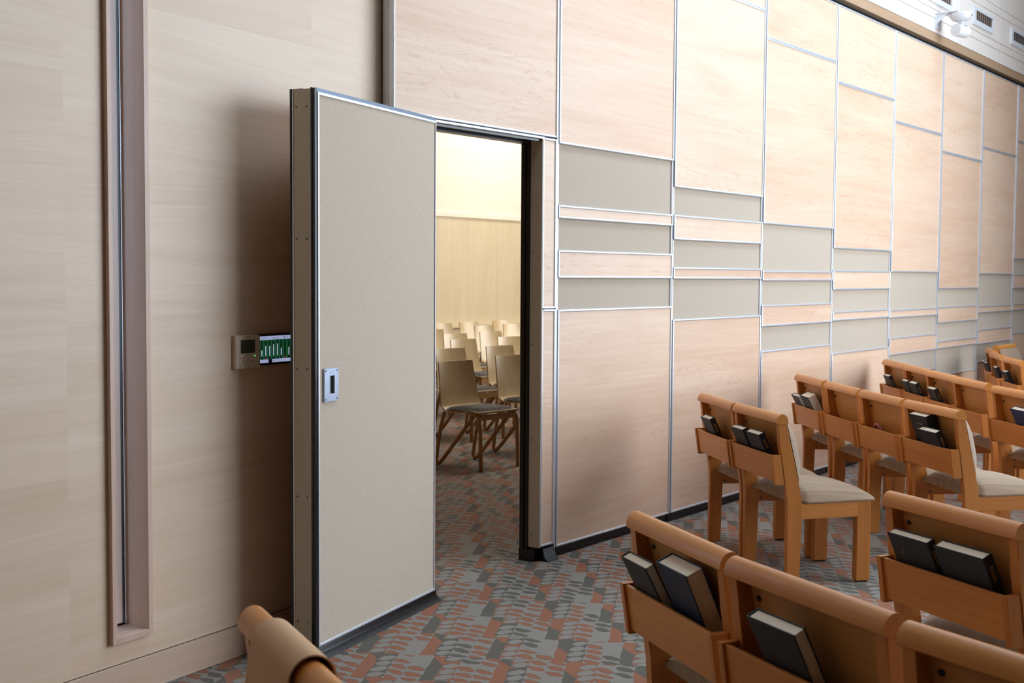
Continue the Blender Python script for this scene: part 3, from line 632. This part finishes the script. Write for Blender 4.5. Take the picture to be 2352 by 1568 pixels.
chairs = {
 'C1': (1.1265, 6.595, -80.2, 'wooden chair against the partition in the middle row of two, one black book'),
 'C2': (1.237, 6.064, -77.1, 'wooden chair with all legs in view and two black books, middle row'),
 'D1': (1.972, 7.990, -85.0, 'wooden chair with a thick splayed book pair, at partition end of the row of four'),
 'D2': (2.030, 7.420, -84.0, 'wooden chair with an empty pocket, second from the partition in the row of four'),
 'D3': (2.097, 6.856, -82.0, 'wooden chair with a pink band in its pocket, third in the row of four'),
 'D4': (2.185, 6.290, -79.7, 'wooden chair at aisle end of the row of four, tall book behind shorter one'),
 'E1': (3.010, 9.530, -90.5, 'far wooden chair nearest the partition in the fourth row, single slim book'),
 'E2': (3.000, 8.975, -90.5, 'far wooden chair with two overlapping black books, second in the fourth row'),
 'E3': (2.985, 8.422, -89.0, 'far wooden chair with one leaning black book, third in the fourth row'),
 'E4': (2.980, 7.867, -88.0, 'far wooden chair with an empty pocket at the end of the fourth row'),
 'X1': (2.992, 7.187, -84.0, 'wooden chair cut off by the right edge, blue book in its pocket'),
 'F0': (4.900, 12.10, -130.0, 'farthest wooden chair turned so its pale cushion faces the viewer'),
 'F1': (4.440, 11.27, -105.0, 'farthest row wooden chair beside the turned chair, two slanting thin books'),
 'F2': (4.234, 10.60, -101.5, 'farthest row wooden chair, second from the partition, one dark book'),
 'F3': (4.115, 9.965, -97.5, 'farthest row wooden chair at the right edge with a black book'),
 'A1': (0.4395, 3.134, -70.7, 'foreground wooden chair with two large books with pages facing right'),
 'A2': (0.643, 2.603, -64.7, 'foreground wooden chair in the middle, single book leaning in its pocket'),
 'A3': (0.905, 2.085, -58.5, 'nearest wooden chair in the bottom right corner'),
 'B1': (1.2755, 3.4925, -66.8, 'wooden chair at the right edge with two wide black books in its pocket'),
 'G1': (-0.391, 2.149, -63.4, 'wooden chair at the bottom left, its top rail draped with a tan cover'),
}
scan(); CO = {}
for k, (x, y, a, lab) in chairs.items():
    o = CH if not CO else copy_tree(CH)
    o.location = (x, y, 0); o.rotation_euler = (0, 0, R(a)); tag(o, lab, 'chair', ROWG); CO[k] = o

# ------------------------------------------------------------------ books: local x width (spine side +1/-1), z height, y thickness; leans back out of the pocket
def book(chair, lx, wdt, hgt, thk, lean, spine, mat, label, z0=0.524, ly=0.0, roll=0.0, mark=None, yaw=0.0):
    x, y, a, _ = chairs[chair]
    o = bpy.data.objects.new('book', None); COL.objects.link(o); o.empty_display_size = 0.05
    base = Vector((lx, 0.034 + thk * 0.5 + ly, z0)); lean += 3
    Mx = Matrix.Translation((x, y, 0)) @ Matrix.Rotation(R(a), 4, 'Z') @ Matrix.Translation(base) @ Matrix.Rotation(R(lean), 4, 'X') @ Matrix.Rotation(R(roll), 4, 'Y') @ Matrix.Rotation(R(yaw), 4, 'Z')
    o.matrix_world = Mx
    tag(o, label, 'book', 'books in the chair pockets')
    ct = 0.003; sp = spine
    hw = wdt / 2
    cv = MB().box(-hw, hw, -thk / 2, -thk / 2 + ct, 0, hgt, 0.0008)
    cv.box(-hw, hw, thk / 2 - ct, thk / 2, 0, hgt, 0.0008)
    xs = (hw - ct, hw + 0.001) if sp > 0 else (-hw - 0.001, -hw + ct)
    cv.box(xs[0], xs[1], -thk / 2, thk / 2, 0, hgt, 0.0012)
    cv.build('cover', mat, o)
    px = (-hw + 0.004, hw - ct) if sp > 0 else (-hw + ct, hw - 0.004)
    MB().box(px[0], px[1], -thk / 2 + ct, thk / 2 - ct, 0.003, hgt - 0.004).build('pages', M['pages'], o)
    if mark == 'script':
        g = MB()
        for k in range(3):
            zc = hgt - 0.055 - k * 0.035
            g.tube([(-hw + 0.05 + 0.006 * math.sin(q * 1.3 + k), -thk / 2 - 0.0004, zc + 0.014 - q * 0.005) for q in range(6)], 0.0009, 5)
        g.build('gold_script', M['gold'], o)
    if mark in ('spine', 'script'):
        g = MB(); xx = hw + 0.0012 if sp > 0 else -hw - 0.0012
        for k in range(5): g.box(xx - 0.0004, xx + 0.0004, -0.006, 0.006, hgt - 0.040 - k * 0.010, hgt - 0.034 - k * 0.010)
        g.build('gold_lettering', M['gold'], o)
    if mark == 'cover':
        g = MB(); yy = -thk / 2
        for (x0, x1, za) in ((-0.03, 0.03, 0.045), (-0.045, 0.045, 0.075), (-0.035, 0.035, 0.085), (-0.04, 0.04, 0.10)): g.box(x0, x1, yy - 0.0004, yy + 0.0004, hgt - za - 0.006, hgt - za)
        g.box(0.0, 0.04, yy - 0.0004, yy + 0.0004, 0.03, 0.08)
        g.build('gold_lettering', M['gold'], o)
    return o
BK, NV, CC, BL = M['black_cloth'], M['navy_cloth'], M['charcoal_cloth'], M['blue_cloth']
book('A1', -0.130, 0.150, 0.242, 0.030, 24, -1, BK, 'slim black book at left in the foreground chair pocket, leaning on a thicker one')
book('A1', 0.070, 0.165, 0.268, 0.052, 20, -1, NV, 'thick navy book with cream pages, right of the slim book in foreground chair', ly=0.006)
book('A2', -0.032, 0.165, 0.256, 0.034, 23, -1, BK, 'lone black book leaning in the pocket of the middle foreground chair')
book('A3', 0.020, 0.165, 0.225, 0.034, 23, -1, BK, 'book just showing above the bottom right corner chair pocket')
book('B1', -0.115, 0.170, 0.236, 0.030, 22, 1, BK, 'black book with gold script on its cover in the right edge chair', mark='script')
book('B1', 0.092, 0.190, 0.238, 0.036, 22, 1, BK, 'wide black book with gold spine lettering, right of the gold script book', mark='spine')
book('C1', -0.05, 0.150, 0.230, 0.032, 22, 1, BK, 'single black book in the chair against the partition, middle row', mark='spine')
book('C2', -0.135, 0.150, 0.232, 0.032, 22, 1, BK, 'left black book of two in the chair with all legs in view')
book('C2', 0.055, 0.160, 0.232, 0.034, 22, 1, BK, 'right black book of two, gold on spine, in the chair with all legs in view', mark='spine')
book('D1', -0.145, 0.130, 0.215, 0.028, 26, -1, CC, 'thin dark book at left in the partition end chair of the row of four')
book('D1', 0.050, 0.160, 0.235, 0.060, 24, -1, CC, 'very thick charcoal book with pale fore edge in the row of four')
book('D4', -0.065, 0.175, 0.285, 0.050, 18, 1, BK, 'tall black book with gold cover lettering, behind a shorter book', ly=0.010, mark='cover')
book('D4', 0.070, 0.180, 0.222, 0.034, 23, 1, BK, 'shorter black book in front of the tall gold lettered book', ly=-0.014, mark='spine')
book('E1', -0.06, 0.145, 0.228, 0.030, 22, 1, BK, 'black book in the fourth row chair nearest the partition', mark='spine')
book('E2', -0.150, 0.140, 0.228, 0.030, 22, 1, BK, 'left of two overlapping black books in the fourth row')
book('E2', 0.035, 0.165, 0.228, 0.034, 22, 1, BK, 'right of two overlapping black books in the fourth row', mark='spine')
book('E3', -0.075, 0.155, 0.228, 0.032, 22, 1, BK, 'lone leaning black book in the third chair of the fourth row', mark='spine')
book('X1', 0.120, 0.165, 0.240, 0.034, 22, 1, BL, 'bright blue book cut off by the right edge of the picture')
book('F1', -0.10, 0.140, 0.225, 0.024, 24, 1, CC, 'leftmost slanting thin book in the farthest row')
book('F1', 0.08, 0.140, 0.225, 0.026, 24, 1, CC, 'second slanting thin book in the farthest row')
book('F2', 0.13, 0.155, 0.232, 0.032, 20, 1, BK, 'dark book in the second chair of the farthest row')
book('F3', -0.12, 0.150, 0.225, 0.032, 20, 1, BK, 'black book at the right edge in the farthest row')
# pink band in a pocket
x, y, a, _ = chairs['D3']
pb = bpy.data.objects.new('pink_band', None); COL.objects.link(pb)
pb.matrix_world = Matrix.Translation((x, y, 0)) @ Matrix.Rotation(R(a), 4, 'Z') @ Matrix.Translation((-0.10, 0.030, 0.604)) @ Matrix.Rotation(R(18), 4, 'X')
tag(pb, 'small pink ring shaped band poking out of an empty chair pocket', 'band')
MB().tube([(0.055 * math.cos(2 * PI * k / 32), 0, 0.055 * math.sin(2 * PI * k / 32)) for k in range(32)], (0.010, 0.006), 8, closed=True, flat=(1, 0, 0)).build('band_ring', M['pink'], pb)
# tan cover over the rail of the bottom left chair
x, y, a, _ = chairs['G1']
cvr = bpy.data.objects.new('rail_cover', None); COL.objects.link(cvr)
cvr.matrix_world = Matrix.Translation((x, y, 0)) @ Matrix.Rotation(R(a), 4, 'Z')
tag(cvr, 'tan cloth cover draped over the rail of the bottom left chair', 'chair cover')
path = [(-0.078, 0.46), (-0.070, 0.56), (-0.060, 0.66), (-0.050, 0.75), (-0.042, 0.80)] + [(0.041 * math.cos(t_), 0.808 + 0.043 * math.sin(t_)) for t_ in [PI - PI * k / 14 for k in range(15)]] + [(0.062, 0.77), (0.098, 0.70), (0.126, 0.62), (0.146, 0.53)]
xa, xb, th_ = -0.122, 0.125, 0.003
def cov(off):
    def fn(u, v):
        i = v * (len(path) - 1); k = min(int(i), len(path) - 2); q = i - k
        py = path[k][0] * (1 - q) + path[k + 1][0] * q; pz = path[k][1] * (1 - q) + path[k + 1][1] * q
        dy = path[k + 1][0] - path[k][0]; dz = path[k + 1][1] - path[k][1]; L_ = math.hypot(dy, dz)
        return (xa + (xb - xa) * u + 0.0 * pz, py - dz / L_ * off, pz + dy / L_ * off)
    return fn
mb = MB().grid(cov(0), 6, len(path) - 1).grid(cov(th_), 6, len(path) - 1)
for u_ in (0, 1): mb.grid(lambda u, v, u_=u_: cov(th_ * u)(u_, v), 1, len(path) - 1)
for v_ in (0, 1): mb.grid(lambda u, v, v_=v_: cov(th_ * v)(u, v_), 6, 1)
mb.build('cover_cloth', M['tan_cover'], cvr, True)

# ------------------------------------------------------------------ bent plywood chairs in the next room (+y = facing, origin under the back's top edge)
def make_ply():
    root = empty('plywood_chair')
    wd = 0.215
    def sect(t):            # side profile from the top of the back down and forward along the seat
        pts = [(-0.02, 0.81), (0.005, 0.70), (0.030, 0.60), (0.050, 0.52), (0.072, 0.462), (0.115, 0.432), (0.18, 0.425), (0.30, 0.432), (0.42, 0.444), (0.50, 0.440)]
        i = t * (len(pts) - 1); k = min(int(i), len(pts) - 2); q = i - k
        return pts[k][0] * (1 - q) + pts[k + 1][0] * q, pts[k][1] * (1 - q) + pts[k + 1][1] * q
    def shell(off):
        def fn(u, v):
            y, z = sect(v); x = u * 2 - 1; w = wd * (0.86 + 0.14 * min(1, v * 2.2))
            curl = 0.030 * x * x * max(0, 1 - v * 2.0)
            return (x * w, y + curl + off * (1 if v < 0.45 else 0), z - off * (0 if v < 0.45 else 1))
        return fn
    mb = MB().grid(shell(0), 10, 27).grid(shell(-0.012), 10, 27)
    for u_ in (0, 1): mb.grid(lambda u, v, u_=u_: shell(-0.012 * u)(u_, v), 1, 27)
    for v_ in (0, 1): mb.grid(lambda u, v, v_=v_: shell(-0.012 * v)(u, v_), 10, 1)
    mb.build('shell', M['ply'], root, True)
    def cu(u, v):
        x = u * 2 - 1; y = 0.085 + v * 0.40; z = 0.444 + (0.012 if v > .3 else 0.012 * v / .3)
        e = max(0, 1 - abs(x) ** 6) ** 0.5 * max(0, 1 - abs(v * 2 - 1) ** 6) ** 0.5
        return (x * (wd - 0.012), y, z + 0.028 * e - 0.006)
    mb = MB().grid(cu, 14, 14).grid(lambda u, v: ((u * 2 - 1) * (wd - 0.012), 0.085 + v * 0.40, 0.436), 1, 1)
    for (fn, n) in ((lambda k: cu(k, 0), 8), (lambda k: cu(k, 1), 8), (lambda k: cu(0, k), 8), (lambda k: cu(1, k), 8)):
        mb.grid(lambda u, v, fn=fn: (fn(u)[0], fn(u)[1], fn(u)[2] * (1 - v) + 0.436 * v), n, 1)
    mb.build('seat_cushion', M['grey_fabric'], root, True)
    for sx in (-1, 1):
        x = sx * (wd - 0.012)
        MB().tube([(x, 0.10, 0.425), (x, 0.055, 0.30), (x, 0.018, 0.12), (x, 0.006, 0.035), (x, 0.020, 0.014), (x, 0.050, 0.022), (x, 0.12, 0.090), (x, 0.26, 0.24), (x, 0.42, 0.405)], (0.012, 0.018), 8, flat=(1, 0, 0)).build('rear_leg_loop', M['ply_edge'], root)
        MB().tube([(x, 0.40, 0.428), (x, 0.462, 0.424), (x, 0.490, 0.40), (x, 0.500, 0.30), (x, 0.508, 0.0)], (0.012, 0.019), 8, flat=(1, 0, 0)).build('front_leg', M['ply_edge'], root)
    def rail(z): return 0.0
    MB().box(-wd + 0.02, wd - 0.02, 0.482, 0.498, 0.385, 0.43, 0.003).build('front_rail', M['ply_edge'], root)
    return root
PY = make_ply(); scan()
plist = [
 ((-0.58, 9.59), (-0.33, 9.85), 'nearest bent plywood chair through the doorway, its grey seat fully in view'),
 ((-0.16, 10.28), (0.13, 10.62), 'bent plywood chair through the doorway partly hidden by the right jamb, front row'),
 ((-0.73, 11.20), (-0.43, 11.50), 'bent plywood chair directly behind the nearest one, at the door leaf edge'),
 ((-0.27, 11.70), (0.02, 12.02), 'bent plywood chair in the second row, right of centre in the doorway'),
 ((-0.66, 12.85), (-0.39, 13.14), 'bent plywood chair in the third row, centre left of the doorway'),
 ((-0.80, 14.06), (-0.54, 14.36), 'bent plywood chair in the fourth row, left in the doorway'),
 ((-0.17, 13.45), (0.10, 13.74), 'bent plywood chair in the third row beside the right jamb'),
 ((-0.40, 14.65), (-0.13, 14.95), 'bent plywood chair in the fourth row, centre of the doorway'),
 ((-1.13, 17.05), (-0.86, 17.36), 'bent plywood chair in the last row at the door leaf edge'),
 ((-1.14, 15.1), (-0.87, 15.40), 'bent plywood chair in the fifth row, just showing at the door leaf edge'),
 ((-0.77, 17.55), (-0.50, 17.86), 'bent plywood chair in the last row against the wainscot, left of centre'),
 ((-0.52, 16.43), (-0.25, 16.72), 'bent plywood chair in the fifth row, centre right of the doorway'),
 ((-0.30, 18.27), (-0.03, 18.60), 'bent plywood chair in the last row against the wainscot, right of centre'),
 ((-0.14, 17.02), (0.13, 17.34), 'bent plywood chair in the fifth row beside the right jamb'),
]
for i, (A, B, lab) in enumerate(plist):
    o = PY if i == 0 else copy_tree(PY)
    mx, my = (A[0] + B[0]) / 2, (A[1] + B[1]) / 2
    o.location = (mx, my, 0); o.rotation_euler = (0, 0, R(50 - 6) - PI + PI)
    tag(o, lab, 'chair', 'bent plywood chairs in the next room')
for o in bpy.data.objects:
    if o.name.startswith('plywood_chair'): o.rotation_euler = (0, 0, R(-134))
